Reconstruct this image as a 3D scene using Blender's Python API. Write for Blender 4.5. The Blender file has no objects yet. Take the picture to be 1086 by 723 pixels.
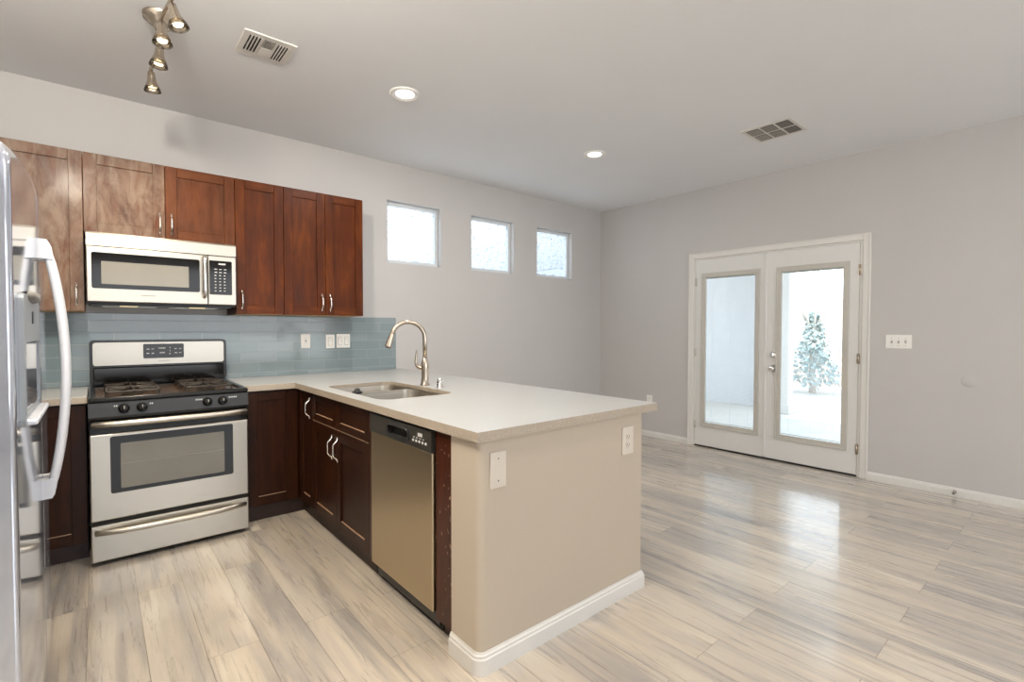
import bpy, bmesh, math, random
from mathutils import Vector, Matrix
random.seed(7)
SC = bpy.context.scene
COL = SC.collection
PI = math.pi

# ------------------------------------------------------------------ camera
cam_d = bpy.data.cameras.new('camera'); cam = bpy.data.objects.new('camera', cam_d); COL.objects.link(cam)
SC.camera = cam
cam_d.sensor_fit = 'HORIZONTAL'; cam_d.sensor_width = 36.0
cam_d.lens = 522.32 / 1086 * 36.0
cam_d.clip_start = 0.02; cam_d.clip_end = 200
def cam_matrix(loc, yaw, pitch, roll):
    f = Vector((math.sin(yaw)*math.cos(pitch), math.cos(yaw)*math.cos(pitch), math.sin(pitch)))
    r = Vector((math.cos(yaw), -math.sin(yaw), 0)); u = r.cross(f)
    c, s = math.cos(roll), math.sin(roll)
    r, u = c*r + s*u, -s*r + c*u
    m = Matrix((r, u, -f)).transposed().to_4x4(); m.translation = loc
    return m
cam.matrix_world = cam_matrix(Vector((0.0494, -4.1917, 1.2879)), 0.7006, -0.0251, 0.0011)

# ------------------------------------------------------------------ world, sun, exposure
SC.view_settings.view_transform = 'Standard'; SC.view_settings.look = 'None'
SC.view_settings.exposure = 0.0; SC.view_settings.gamma = 1.0; SC.view_settings.use_curve_mapping = False
try:
    SC.cycles.use_denoising = True; SC.cycles.max_bounces = 10; SC.cycles.diffuse_bounces = 6
    SC.cycles.transparent_max_bounces = 24; SC.cycles.sample_clamp_indirect = 6.0
    SC.cycles.caustics_reflective = False; SC.cycles.caustics_refractive = False
except Exception: pass
W = bpy.data.worlds.new('sky'); SC.world = W; W.use_nodes = True
nt = W.node_tree; bg = nt.nodes['Background']
tc = nt.nodes.new('ShaderNodeTexCoord'); sp = nt.nodes.new('ShaderNodeSeparateXYZ'); rp = nt.nodes.new('ShaderNodeValToRGB')
nt.links.new(tc.outputs['Generated'], sp.inputs[0]); nt.links.new(sp.outputs['Z'], rp.inputs[0]); nt.links.new(rp.outputs[0], bg.inputs[0])
rp.color_ramp.elements[0].color = (0.95, 0.97, 1.0, 1); rp.color_ramp.elements[1].color = (0.62, 0.80, 1.0, 1)
bg.inputs[1].default_value = 4.0
def light(name, kind, loc, energy, color=(1, 1, 1), target=None, **kw):
    d = bpy.data.lights.new(name, kind); o = bpy.data.objects.new(name, d); COL.objects.link(o)
    d.energy = energy; d.color = color; o.location = loc
    for k, v in kw.items(): setattr(d, k, v)
    if target is not None: o.rotation_euler = (Vector(target) - Vector(loc)).to_track_quat('-Z', 'Y').to_euler()
    return o
light('sun', 'SUN', (0, -10, 12), 6.5, (1.0, 0.96, 0.9), (7.0, -8.0, 4.0), angle=0.01)
# added fill light in an unseen window opening behind the camera
light('rear_fill_light', 'AREA', (2.1, -7.98, 1.45), 14, (0.88, 0.94, 1.0), (2.1, 0, 1.45), shape='RECTANGLE', size=4.6, size_y=2.0)

# ------------------------------------------------------------------ materials
def lin(r, g, b):
    f = lambda c: (c/255/12.92 if c/255 <= .04045 else ((c/255+.055)/1.055)**2.4)
    return (f(r), f(g), f(b), 1)
class NT:
    def __init__(s, name):
        s.m = bpy.data.materials.new(name); s.m.use_nodes = True; s.t = s.m.node_tree; s.n = s.t.nodes
        s.b = s.n['Principled BSDF']; s.out = s.n['Material Output']
    def new(s, ty, **kw):
        n = s.n.new(ty)
        for k, v in kw.items(): setattr(n, k, v)
        return n
    def link(s, a, b): s.t.links.new(a, b)
    def coords(s, scale=(1, 1, 1), rot=(0, 0, 0), loc=(0, 0, 0)):
        c = s.new('ShaderNodeTexCoord'); m = s.new('ShaderNodeMapping')
        m.inputs['Scale'].default_value = scale; m.inputs['Rotation'].default_value = rot; m.inputs['Location'].default_value = loc
        s.link(c.outputs['Object'], m.inputs[0]); return m.outputs[0]
    def noise(s, vec, scale, detail=4, rough=.55, dist=0.0):
        n = s.new('ShaderNodeTexNoise'); n.inputs['Scale'].default_value = scale; n.inputs['Detail'].default_value = detail
        n.inputs['Roughness'].default_value = rough; n.inputs['Distortion'].default_value = dist
        s.link(vec, n.inputs['Vector']); return n.outputs['Fac']
    def ramp(s, fac, stops):
        r = s.new('ShaderNodeValToRGB'); e = r.color_ramp.elements
        while len(e) < len(stops): e.new(0.5)
        for i, (p, c) in enumerate(stops): e[i].position = p; e[i].color = c if len(c) == 4 else (*c, 1)
        s.link(fac, r.inputs[0]); return r.outputs[0]
    def mix(s, fac, a, b, mode='MIX'):
        m = s.new('ShaderNodeMix', data_type='RGBA', blend_type=mode)
        for sock, v in ((m.inputs[0], fac), (m.inputs[6], a), (m.inputs[7], b)):
            if isinstance(v, (int, float, tuple)): sock.default_value = v
            else: s.link(v, sock)
        return m.outputs[2]
    def bump(s, h, strength=.1, dist=.01):
        b = s.new('ShaderNodeBump'); b.inputs['Strength'].default_value = strength; b.inputs['Distance'].default_value = dist
        s.link(h, b.inputs['Height']); s.link(b.outputs[0], s.b.inputs['Normal'])
    def set(s, color=None, rough=None, metal=None, spec=None, coat=None):
        if color is not None:
            if isinstance(color, tuple): s.b.inputs['Base Color'].default_value = color
            else: s.link(color, s.b.inputs['Base Color'])
        if rough is not None:
            if isinstance(rough, (int, float)): s.b.inputs['Roughness'].default_value = rough
            else: s.link(rough, s.b.inputs['Roughness'])
        if metal is not None: s.b.inputs['Metallic'].default_value = metal
        if spec is not None: s.b.inputs['Specular IOR Level'].default_value = spec
        if coat is not None: s.b.inputs['Coat Weight'].default_value = coat; s.b.inputs['Coat Roughness'].default_value = .12
        return s
    def remap(s, fac, a, b):
        m = s.new('ShaderNodeMapRange'); m.inputs['To Min'].default_value = a; m.inputs['To Max'].default_value = b
        s.link(fac, m.inputs['Value']); return m.outputs[0]

def plain(name, color, rough=.5, metal=0, spec=.5, var=.04, scale=14, bump=0, bscale=200):
    t = NT(name); v = t.coords()
    n = t.noise(v, scale, 3)
    dark = tuple(c*(1-var) for c in color[:3]) + (1,); lite = tuple(min(1, c*(1+var)) for c in color[:3]) + (1,)
    t.set(t.ramp(n, [(.3, dark), (.7, lite)]), rough, metal, spec)
    if bump: t.bump(t.noise(v, bscale, 2), bump, .002)
    return t.m
M = {}
M['wall'] = plain('wall_paint', lin(189, 187, 186), .55, spec=.3, var=.015, scale=2, bump=.25, bscale=90)
M['wall_tan'] = plain('tan_wall_paint', lin(184, 172, 156), .55, spec=.3, var=.015, scale=2, bump=.25, bscale=90)
M['ceiling'] = plain('ceiling_paint', lin(230, 231, 233), .8, spec=.2, var=.01, scale=2, bump=.2, bscale=90)
M['trim'] = plain('trim_paint', lin(215, 213, 209), .35, var=.01)
M['door_paint'] = plain('door_paint', lin(213, 213, 211), .38, var=.01)
M['lite_frame'] = plain('lite_frame_vinyl', lin(190, 187, 180), .45, var=.02)
M['white_plastic'] = plain('white_plastic', lin(232, 230, 226), .35, var=.01)
M['beige_plate'] = plain('painted_plate', lin(206, 197, 185), .45, var=.01)
M['vinyl_white'] = plain('window_vinyl', lin(205, 210, 214), .4, var=.01)
M['dark_slot'] = plain('dark_slot', lin(22, 20, 18), .8, var=.1)
M['vent_white'] = plain('vent_enamel', lin(216, 213, 208), .45, var=.01)
M['vent_shade'] = plain('vent_louver_shade', lin(150, 144, 136), .5, var=.03)  # grey puts the shade on the white louvers into their colour
M['grey_mark'] = plain('grey_print', lin(120, 118, 114), .5, var=.02)
M['pale_mark'] = plain('pale_print', lin(205, 205, 205), .5, var=.02)
M['chrome'] = plain('satin_chrome', (.80, .78, .75, 1), .16, 1, var=.02)
M['nickel'] = plain('brushed_nickel', (.52, .45, .37, 1), .26, 1, var=.04, scale=40)
M['pull_metal'] = plain('pull_nickel', (.88, .85, .80, 1), .25, 1, var=.02)
M['black_gloss'] = plain('black_glass', lin(14, 12, 10), .08, spec=.3, var=.1)
M['black_enamel'] = plain('black_enamel', lin(24, 23, 22), .2, spec=.35, var=.1)
M['black_iron'] = plain('cast_iron', lin(40, 33, 27), .4, spec=.4, var=.25, scale=60)
M['cooktop'] = plain('cooktop_enamel', lin(88, 70, 54), .22, spec=.5, var=.2, scale=9)
M['slate'] = plain('slate_plastic', lin(46, 46, 47), .35, spec=.35, var=.05)
M['black_rubber'] = plain('black_rubber', lin(16, 16, 16), .6, var=.1)
M['toe'] = plain('toe_kick_board', lin(40, 20, 14), .5, var=.3, scale=20)
M['plywood'] = plain('pale_plywood', lin(190, 160, 120), .6, var=.06)
M['grey_metal'] = plain('grey_painted_metal', lin(212, 215, 224), .36, .2, var=.01, scale=3)
M['handle_metal'] = plain('light_grey_handle', lin(218, 220, 226), .36, .1, var=.01)
M['dispenser'] = plain('dispenser_plastic', lin(150, 156, 162), .35, var=.03)
M['dispenser_dark'] = plain('dispenser_cavity', lin(120, 118, 112), .4, var=.05)

def steel(name, color, rough, horiz=True, tint=.06):
    t = NT(name)
    v = t.coords((2, 2, 260) if horiz else (260, 260, 2))
    n = t.noise(v, 1.0, 3)
    c1 = tuple(c*(1-tint) for c in color) + (1,); c2 = tuple(c*(1+tint) for c in color) + (1,)
    t.set(t.ramp(n, [(.3, c1), (.7, c2)]), t.remap(n, rough*.95, rough*1.05), 1.0)
    return t.m
M['steel'] = steel('stainless_steel', (.46, .43, .38), .36, True, .006)
M['steel_dw'] = steel('stainless_steel_dishwasher', (.56, .46, .31), .30, False, .015)
M['steel_fridge'] = steel('stainless_steel_fridge', (.62, .66, .75), .085, False, .02)
M['steel_fridge'].node_tree.nodes['Principled BSDF'].inputs['Metallic'].default_value = .8
M['steel_sink'] = steel('sink_steel', (.42, .385, .33), .36)

def glass(name, tint=(1, 1, 1, 1), refl=.5):
    t = NT(name); t.n.remove(t.b)
    tr = t.new('ShaderNodeBsdfTransparent'); tr.inputs[0].default_value = tint
    gl = t.new('ShaderNodeBsdfGlossy'); gl.inputs['Roughness'].default_value = .02
    fr = t.new('ShaderNodeFresnel'); fr.inputs['IOR'].default_value = 1.45
    mx = t.new('ShaderNodeMixShader')
    mu = t.new('ShaderNodeMath', operation='MULTIPLY'); mu.inputs[1].default_value = refl
    t.link(fr.outputs[0], mu.inputs[0]); t.link(mu.outputs[0], mx.inputs[0]); t.link(tr.outputs[0], mx.inputs[1]); t.link(gl.outputs[0], mx.inputs[2])
    t.link(mx.outputs[0], t.out.inputs[0]); return t.m
M['glass'] = glass('clear_glass', (.92, .955, .965, 1))
def obscure():
    t = NT('obscure_glass'); t.n.remove(t.b)
    v = t.coords(); vo = t.new('ShaderNodeTexVoronoi'); vo.inputs['Scale'].default_value = 55; t.link(v, vo.inputs['Vector'])
    n = t.noise(v, 34, 4, .6, .6)
    fac = t.ramp(n, [(.34, (.0,)*3), (.46, (.85,)*3)])
    tr = t.new('ShaderNodeBsdfTransparent'); tr.inputs[0].default_value = (.93, .97, 1, 1)
    tl = t.new('ShaderNodeBsdfTranslucent'); tl.inputs[0].default_value = (.34, .40, .44, 1)
    mx = t.new('ShaderNodeMixShader'); t.link(fac, mx.inputs[0]); t.link(tl.outputs[0], mx.inputs[1]); t.link(tr.outputs[0], mx.inputs[2])
    gl = t.new('ShaderNodeBsdfGlossy'); gl.inputs['Roughness'].default_value = .1
    b = t.new('ShaderNodeBump'); b.inputs['Strength'].default_value = .6; b.inputs['Distance'].default_value = .003
    t.link(vo.outputs['Distance'], b.inputs['Height']); t.link(b.outputs[0], gl.inputs['Normal'])
    m2 = t.new('ShaderNodeMixShader'); m2.inputs[0].default_value = .06
    t.link(mx.outputs[0], m2.inputs[1]); t.link(gl.outputs[0], m2.inputs[2]); t.link(m2.outputs[0], t.out.inputs[0])
    return t.m
M['obscure'] = obscure()
M['lamp_glass'] = glass('smoky_lamp_glass', (.80, .74, .64, 1), .9)

def wood(name, stops, grain, rough=.3, coat=.12, haze=None, sc=1.0):
    t = NT(name)
    s = {'z': (9, 9, 1.1), 'x': (1.1, 9, 9), 'y': (9, 1.1, 9)}[grain]
    v = t.coords(tuple(k*sc for k in s))
    n = t.noise(v, 2.2, 6, .62, .5)
    col = t.ramp(n, stops)
    blot = t.noise(t.coords(), 5.5, 3, .6)
    col = t.mix(t.ramp(blot, [(.3, (0, 0, 0)), (.75, (.55,)*3)]), col, stops[0][1])
    if haze:
        hz = t.noise(t.coords((5, 5, 1.6)), 2.6, 7, .7, .5)
        col = t.mix(t.ramp(hz, [(.36, (.1,)*3), (.60, (haze[1],)*3)]), col, haze[0])
    t.set(col, t.remap(n, rough*.8, rough*1.3), spec=.18, coat=coat)
    t.bump(n, .05, .002)
    return t.m
up = [(.25, lin(52, 19, 1)), (.5, lin(84, 36, 3)), (.75, lin(112, 57, 9))]
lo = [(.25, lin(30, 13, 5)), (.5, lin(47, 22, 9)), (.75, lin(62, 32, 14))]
red = [(.25, lin(34, 6, 4)), (.5, lin(48, 10, 7)), (.75, lin(66, 20, 11))]
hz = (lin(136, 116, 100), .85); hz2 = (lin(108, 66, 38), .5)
for k, a in (('v', 'z'), ('h', 'x')):
    M['up'+k] = wood('cherry_cabinet_'+a, up, a, .36, .0)
    M['worn_glare'+k] = wood('worn_glare_cherry_'+a, up, a, .4, .04, hz)  # haze paints lamp glare over a worn finish on left cabinets
    M['half'+k] = wood('half_worn_glare_cherry_'+a, up, a, .38, .02, hz2)  # weaker share of the same painted glare
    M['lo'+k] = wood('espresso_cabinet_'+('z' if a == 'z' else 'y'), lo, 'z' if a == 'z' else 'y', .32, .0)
M['red'] = wood('red_filler_panel', red, 'z', .3, .3, (lin(88, 50, 24), .3))
M['worn'] = plain('worn_edge', lin(150, 122, 98), .45, var=.2, scale=30)

def floor_mat():
    t = NT('vinyl_plank')
    v = t.coords((1, 1, 1), (0, 0, PI/2))
    br = t.new('ShaderNodeTexBrick'); br.offset = .37; br.offset_frequency = 2; br.squash = 1
    t.link(v, br.inputs['Vector'])
    br.inputs['Scale'].default_value = 1; br.inputs['Brick Width'].default_value = 1.22; br.inputs['Row Height'].default_value = .182
    br.inputs['Mortar Size'].default_value = .0011; br.inputs['Mortar Smooth'].default_value = .1; br.inputs['Bias'].default_value = 0
    br.inputs['Color1'].default_value = (0, 0, 0, 1); br.inputs['Color2'].default_value = (1, 1, 1, 1); br.inputs['Mortar'].default_value = (.5, .5, .5, 1)
    # per-plank offset of the grain
    c = t.new('ShaderNodeTexCoord'); ad = t.new('ShaderNodeVectorMath', operation='ADD'); sc = t.new('ShaderNodeVectorMath', operation='SCALE')
    sc.inputs['Scale'].default_value = 7.0; t.link(br.outputs['Color'], sc.inputs[0]); t.link(c.outputs['Object'], ad.inputs[0]); t.link(sc.outputs[0], ad.inputs[1])
    def stretched(s):
        m = t.new('ShaderNodeMapping'); m.inputs['Scale'].default_value = s; t.link(ad.outputs[0], m.inputs[0]); return m.outputs[0]
    broad = t.noise(stretched((6.5, .55, 1)), 1.3, 4, .55, .8)
    streak = t.noise(stretched((20, 1.0, 1)), 1.3, 6, .62, 1.6)
    fine = t.noise(stretched((110, 5, 1)), 1.5, 3, .6)
    col = t.ramp(broad, [(.30, lin(158, 153, 149)), (.45, lin(184, 176, 167)), (.55, lin(203, 192, 177)), (.72, lin(215, 207, 193))])
    col = t.mix(t.ramp(streak, [(.32, (.34,)*3), (.50, (0, 0, 0))]), col, lin(138, 130, 122))
    col = t.mix(t.ramp(streak, [(.54, (0, 0, 0)), (.72, (.35,)*3)]), col, lin(216, 206, 190))
    col = t.mix(t.ramp(fine, [(.34, (.16,)*3), (.5, (0, 0, 0))]), col, lin(124, 112, 102))
    tone = t.ramp(br.outputs['Color'], [(0, (.86, .86, .87)), (.5, (.97, .96, .95)), (1, (1.05, 1.03, 1.0))])
    col = t.mix(1.0, col, tone, 'MULTIPLY')
    col = t.mix(br.outputs['Fac'], col, lin(108, 96, 84))
    t.set(col, t.remap(streak, .24, .32), spec=.9, coat=.85)
    t.b.inputs['Coat Roughness'].default_value = .11
    inv = t.new('ShaderNodeMath', operation='SUBTRACT'); inv.inputs[0].default_value = 1; t.link(br.outputs['Fac'], inv.inputs[1])
    ma = t.new('ShaderNodeMath', operation='MULTIPLY_ADD'); ma.inputs[1].default_value = .12; t.link(fine, ma.inputs[0]); t.link(inv.outputs[0], ma.inputs[2])
    t.bump(ma.outputs[0], .12, .0015)
    return t.m
M['floor'] = floor_mat()
def tile_mat():
    t = NT('glass_subway_tile')
    c = t.new('ShaderNodeTexCoord'); sx = t.new('ShaderNodeSeparateXYZ'); cb = t.new('ShaderNodeCombineXYZ')
    t.link(c.outputs['Object'], sx.inputs[0]); t.link(sx.outputs['X'], cb.inputs['X']); t.link(sx.outputs['Z'], cb.inputs['Y'])
    mp = t.new('ShaderNodeMapping'); mp.inputs['Location'].default_value = (.115, .0, 0); t.link(cb.outputs[0], mp.inputs[0])
    br = t.new('ShaderNodeTexBrick'); br.offset = .5; t.link(mp.outputs[0], br.inputs['Vector'])
    br.inputs['Scale'].default_value = 1; br.inputs['Brick Width'].default_value = .25; br.inputs['Row Height'].default_value = .0788
    br.inputs['Mortar Size'].default_value = .0017; br.inputs['Mortar Smooth'].default_value = .2
    br.inputs['Color1'].default_value = lin(116, 132, 137); br.inputs['Color2'].default_value = lin(134, 146, 150); br.inputs['Mortar'].default_value = lin(156, 164, 166)
    t.set(br.outputs['Color'], .12, spec=.6)
    inv = t.new('ShaderNodeMath', operation='SUBTRACT'); inv.inputs[0].default_value = 1; t.link(br.outputs['Fac'], inv.inputs[1])
    t.bump(inv.outputs[0], .5, .002)
    return t.m
M['tile'] = tile_mat()
def quartz():
    t = NT('white_quartz'); v = t.coords()
    n = t.noise(v, 160, 2); w = t.noise(v, 2.2, 6, .6, 1.2)
    col = t.ramp(n, [(.3, lin(166, 167, 167)), (.7, lin(180, 181, 181))])
    col = t.mix(t.ramp(w, [(.485, (0, 0, 0)), (.5, (.18,)*3), (.515, (0, 0, 0))]), col, lin(170, 165, 158))
    t.set(col, .28, spec=.35); return t.m
M['quartz'] = quartz()
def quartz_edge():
    t = NT('warm_lit_quartz_edge'); v = t.coords((1, 1, 1))
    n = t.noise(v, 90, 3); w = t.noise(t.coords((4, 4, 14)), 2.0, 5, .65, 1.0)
    col = t.ramp(n, [(.3, lin(160, 148, 134)), (.7, lin(178, 167, 152))])  # tan tone paints warm light onto the edge; mottling is its roughness
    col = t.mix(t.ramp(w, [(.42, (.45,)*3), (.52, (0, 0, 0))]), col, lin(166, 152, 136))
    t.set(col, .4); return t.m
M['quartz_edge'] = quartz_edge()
def emit(name, color, strength):
    t = NT(name); v = t.coords(); n = t.noise(v, 8, 1)
    t.set(color, .4); t.b.inputs['Emission Color'].default_value = color; t.link(t.remap(n, strength*.97, strength*1.03), t.b.inputs['Emission Strength'])
    return t.m
M['led'] = emit('led_diffuser', (1, .97, .92, 1), 4.0)
M['bulb'] = emit('warm_bulb', (1, .88, .66, 1), 4.0)
M['task_lamp'] = emit('hood_lamp', (1, .8, .45, 1), .7)
def bowl_glass():
    t = NT('opal_bowl_glass'); t.set((1, .95, .86, 1), .4); t.b.inputs['Emission Color'].default_value = (1, .93, .8, 1); t.b.inputs['Emission Strength'].default_value = 1.5
    tr = t.new('ShaderNodeBsdfTransparent'); mx = t.new('ShaderNodeMixShader'); n = t.noise(t.coords(), 6, 2)
    t.link(t.remap(n, .72, .8), mx.inputs[0]); t.link(t.b.outputs[0], mx.inputs[1]); t.link(tr.outputs[0], mx.inputs[2]); t.link(mx.outputs[0], t.out.inputs[0]); return t.m
M['dome_glass'] = bowl_glass()
M['concrete'] = plain('patio_concrete', lin(206, 200, 192), .8, var=.06, scale=3)
M['stucco_blue'] = plain('shaded_stucco', lin(200, 202, 204), .9, var=.02, scale=5, bump=.3)
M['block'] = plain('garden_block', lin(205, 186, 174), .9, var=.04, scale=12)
M['leaf'] = plain('foliage', lin(182, 194, 192), .6, var=.12, scale=9)  # leaves, bark and blocks paled to paint outdoor haze into their colour
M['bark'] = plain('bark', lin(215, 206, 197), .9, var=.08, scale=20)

# ------------------------------------------------------------------ geometry helpers
OFF = {}
def box(bm, x0, x1, y0, y1, z0, z1, bev=0, mi=0, seg=1):
    x0, x1 = min(x0, x1), max(x0, x1); y0, y1 = min(y0, y1), max(y0, y1); z0, z1 = min(z0, z1), max(z0, z1)
    r = bmesh.ops.create_cube(bm, size=1)
    vs = r['verts']
    for v in vs: v.co = Vector(((x0+x1)/2 + v.co.x*(x1-x0), (y0+y1)/2 + v.co.y*(y1-y0), (z0+z1)/2 + v.co.z*(z1-z0)))
    fs = {f for v in vs for f in v.link_faces}
    for f in fs: f.material_index = mi
    if bev:
        es = list({e for v in vs for e in v.link_edges})
        bev = min(bev, .45*min(x1-x0, y1-y0, z1-z0))
        rr = bmesh.ops.bevel(bm, geom=es, offset=bev, segments=seg, affect='EDGES', profile=.5, material=-1)
        for f in rr['faces']: f.material_index = mi
    return vs
def lathe(bm, prof, origin, axis=(0, 0, 1), seg=28, mi=0, cap=True):
    """prof: list of (radius, height) along axis from origin"""
    q = Vector((0, 0, 1)).rotation_difference(Vector(axis).normalized()); o = Vector(origin)
    rings = []
    for r, h in prof:
        rings.append([bm.verts.new(o + q @ Vector((r*math.cos(2*PI*i/seg), r*math.sin(2*PI*i/seg), h))) for i in range(seg)])
    for a, b in zip(rings, rings[1:]):
        for i in range(seg):
            f = bm.faces.new((a[i], a[(i+1) % seg], b[(i+1) % seg], b[i])); f.material_index = mi; f.smooth = True
    if cap:
        for ring, rev in ((rings[0], True), (rings[-1], False)):
            f = bm.faces.new(list(reversed(ring)) if rev else ring); f.material_index = mi
def tube(bm, pts, rad, seg=12, mi=0, smooth_n=0, up=(0, 0, 1), flat=1.0):
    pts = [Vector(p) for p in pts]
    rads = list(rad) if isinstance(rad, (list, tuple)) else [rad]*len(pts)
    for _ in range(smooth_n):
        np_, nr = [pts[0]], [rads[0]]
        for i in range(len(pts)-1):
            np_ += [pts[i]*.75 + pts[i+1]*.25, pts[i]*.25 + pts[i+1]*.75]; nr += [rads[i]*.75 + rads[i+1]*.25, rads[i]*.25 + rads[i+1]*.75]
        pts, rads = np_ + [pts[-1]], nr + [rads[-1]]
    rings = []; prev = None
    for i, p in enumerate(pts):
        d = (pts[min(i+1, len(pts)-1)] - pts[max(i-1, 0)]).normalized()
        if prev is None:
            n = Vector(up) - d*Vector(up).dot(d)
            if n.length < 1e-3: n = Vector((1, 0, 0)) - d*d.x
            n.normalize()
        else:
            n = prev - d*prev.dot(d); n.normalize()
        prev = n; b = d.cross(n)
        rings.append([bm.verts.new(p + (n*math.cos(2*PI*k/seg) + b*flat*math.sin(2*PI*k/seg))*rads[i]) for k in range(seg)])
    for a, b in zip(rings, rings[1:]):
        for k in range(seg):
            f = bm.faces.new((a[k], a[(k+1) % seg], b[(k+1) % seg], b[k])); f.smooth = True; f.material_index = mi
    for ring, rev in ((rings[0], True), (rings[-1], False)):
        f = bm.faces.new(list(reversed(ring)) if rev else ring); f.material_index = mi
def rrect(cx, cy, w, h, r, n=6):
    out = []
    for qx, qy, a0 in ((1, 1, 0), (-1, 1, PI/2), (-1, -1, PI), (1, -1, 3*PI/2)):
        for i in range(n+1):
            a = a0 + PI/2*i/n
            out.append((cx + qx*(w/2-r) + r*math.cos(a), cy + qy*(h/2-r) + r*math.sin(a)))
    return out
def prism(bm, outline, fn, d0, d1, mi=0, smooth=False):
    """outline in 2-D, fn(u, v, d) -> 3-D"""
    a = [bm.verts.new(fn(u, v, d0)) for u, v in outline]; b = [bm.verts.new(fn(u, v, d1)) for u, v in outline]
    n = len(a)
    for i in range(n):
        f = bm.faces.new((a[i], a[(i+1) % n], b[(i+1) % n], b[i])); f.material_index = mi; f.smooth = smooth
    f = bm.faces.new(list(reversed(a))); f.material_index = mi
    f = bm.faces.new(b); f.material_index = mi
def frame_ring(bm, out, inn, fn, d0, d1, mi=0):
    """ring between two outlines with the same number of points"""
    n = len(out)
    L = [[bm.verts.new(fn(u, v, d)) for u, v in o] for o, d in ((out, d0), (out, d1), (inn, d1), (inn, d0))]
    for A, B in zip(L, L[1:] + L[:1]):
        for i in range(n):
            f = bm.faces.new((A[i], A[(i+1) % n], B[(i+1) % n], B[i])); f.material_index = mi
FX = lambda u, v, d: (d, u, v)      # outline (y, z) pushed along x
FY = lambda u, v, d: (u, d, v)      # outline (x, z) pushed along y
FZ = lambda u, v, d: (u, v, d)
def obj(name, bm, mats, parent=None, loc=None, label=None):
    bmesh.ops.recalc_face_normals(bm, faces=bm.faces)
    me = bpy.data.meshes.new(name)
    off = OFF[parent.name] if parent else Vector(loc if loc else (0, 0, 0))
    bmesh.ops.translate(bm, verts=bm.verts, vec=-off)
    bm.to_mesh(me); bm.free()
    for m in (mats if isinstance(mats, (list, tuple)) else [mats]): me.materials.append(M[m] if isinstance(m, str) else m)
    o = bpy.data.objects.new(name, me); COL.objects.link(o)
    if parent: o.parent = parent
    else: o.location = off
    OFF[o.name] = off
    if label: o['label'] = label
    return o
def thing(name, loc, label, cat, group=None):
    o = bpy.data.objects.new(name, None); COL.objects.link(o); o.location = loc; o.empty_display_size = .05
    OFF[o.name] = Vector(loc); o['label'] = label; o['category'] = cat
    if group: o['group'] = group
    return o
def tag(o, label, cat, group=None):
    o['label'] = label; o['category'] = cat
    if group: o['group'] = group
    return o
def struct(o, label=None, cat=None):
    o['kind'] = 'structure'
    if label: o['label'] = label
    if cat: o['category'] = cat
    return o
BM = bmesh.new
def B(*a, **k):
    bm = BM(); box(bm, *a, **k); return bm

# ------------------------------------------------------------------ room shell
H = 2.805; XR = 5.098; XL = -.95; YR = -8.0; T = .14
struct(obj('floor', B(XL-T, XR+T, YR-T, T, -.12, 0), 'floor'), 'tan and grey wood-look plank floor', 'floor')
struct(obj('ceiling', B(XL-T, XR+T, YR-T, T, H, H+.2), 'ceiling'), 'smooth pale ceiling over the whole room', 'ceiling')
def holed(bm, a0, a1, z0, z1, holes, fn):
    """wall panel a0..a1 by z0..z1 with rectangular holes; fn(a0,a1,z0,z1) adds a box"""
    xs = sorted({a0, a1} | {h[0] for h in holes} | {h[1] for h in holes})
    for p, q in zip(xs, xs[1:]):
        zs = [z0]; 
        for h in sorted(holes, key=lambda h: h[2]):
            if h[0] <= p and q <= h[1]: zs += [h[2], h[3]]
        zs.append(z1)
        for i in range(0, len(zs), 2):
            if zs[i+1] - zs[i] > 1e-6: fn(p, q, zs[i], zs[i+1])
WIN = [(2.089, 2.662, 1.893, 2.464), (3.033, 3.607, 1.893, 2.464), (3.962, 4.545, 1.893, 2.464)]
bm = BM(); holed(bm, XL-T, XR+T, 0, H, WIN, lambda p, q, a, b: box(bm, p, q, 0, T, a, b))
bmesh.ops.remove_doubles(bm, verts=bm.verts, dist=1e-5)
struct(obj('wall_back', bm, 'wall'), 'long beige wall with three small high windows', 'wall')
DY0, DY1, DZ = -2.885, -1.322, 2.05
bm = BM(); holed(bm, YR-T, 0, 0, H, [(DY0, DY1, 0, DZ)], lambda p, q, a, b: box(bm, XR, XR+T, p, q, a, b))
struct(obj('wall_right', bm, 'wall'), 'beige wall with the french doors', 'wall')
struct(obj('wall_left', B(XL-T, XL, YR-T, 0, 0, H), 'wall'), 'wall behind the refrigerator', 'wall')
bm = BM(); holed(bm, XL, XR, 0, H, [(-.2, 4.4, .45, 2.45)], lambda p, q, a, b: box(bm, p, q, YR-T, YR, a, b))  # unseen opening, added for the fill light
struct(obj('wall_rear', bm, 'wall'), 'wall behind the camera', 'wall')

# peninsula pony wall (L-shaped) with a rounded near corner
PX0, PX1, PY0, PY1, PZ = 1.112, 2.112, -2.745, -2.56, .8755
def round_corner(x0, x1, y0, y1, r):     # outline of the end wall, rounded at (x0,y0)
    o = [(x1, y1), (x0, y1)]
    o += [(x0 + r - r*math.cos(a), y0 + r - r*math.sin(a)) for a in [PI/2*i/8 for i in range(9)]]
    return o + [(x1, y0)]
bm = BM(); prism(bm, round_corner(PX0, PX1, PY0, PY1, .03), FZ, 0, PZ); box(bm, 1.99, PX1, PY1, 0, 0, PZ)
struct(obj('peninsula_wall', bm, 'wall_tan'), 'beige half wall under the end of the white worktop', 'wall')

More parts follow.
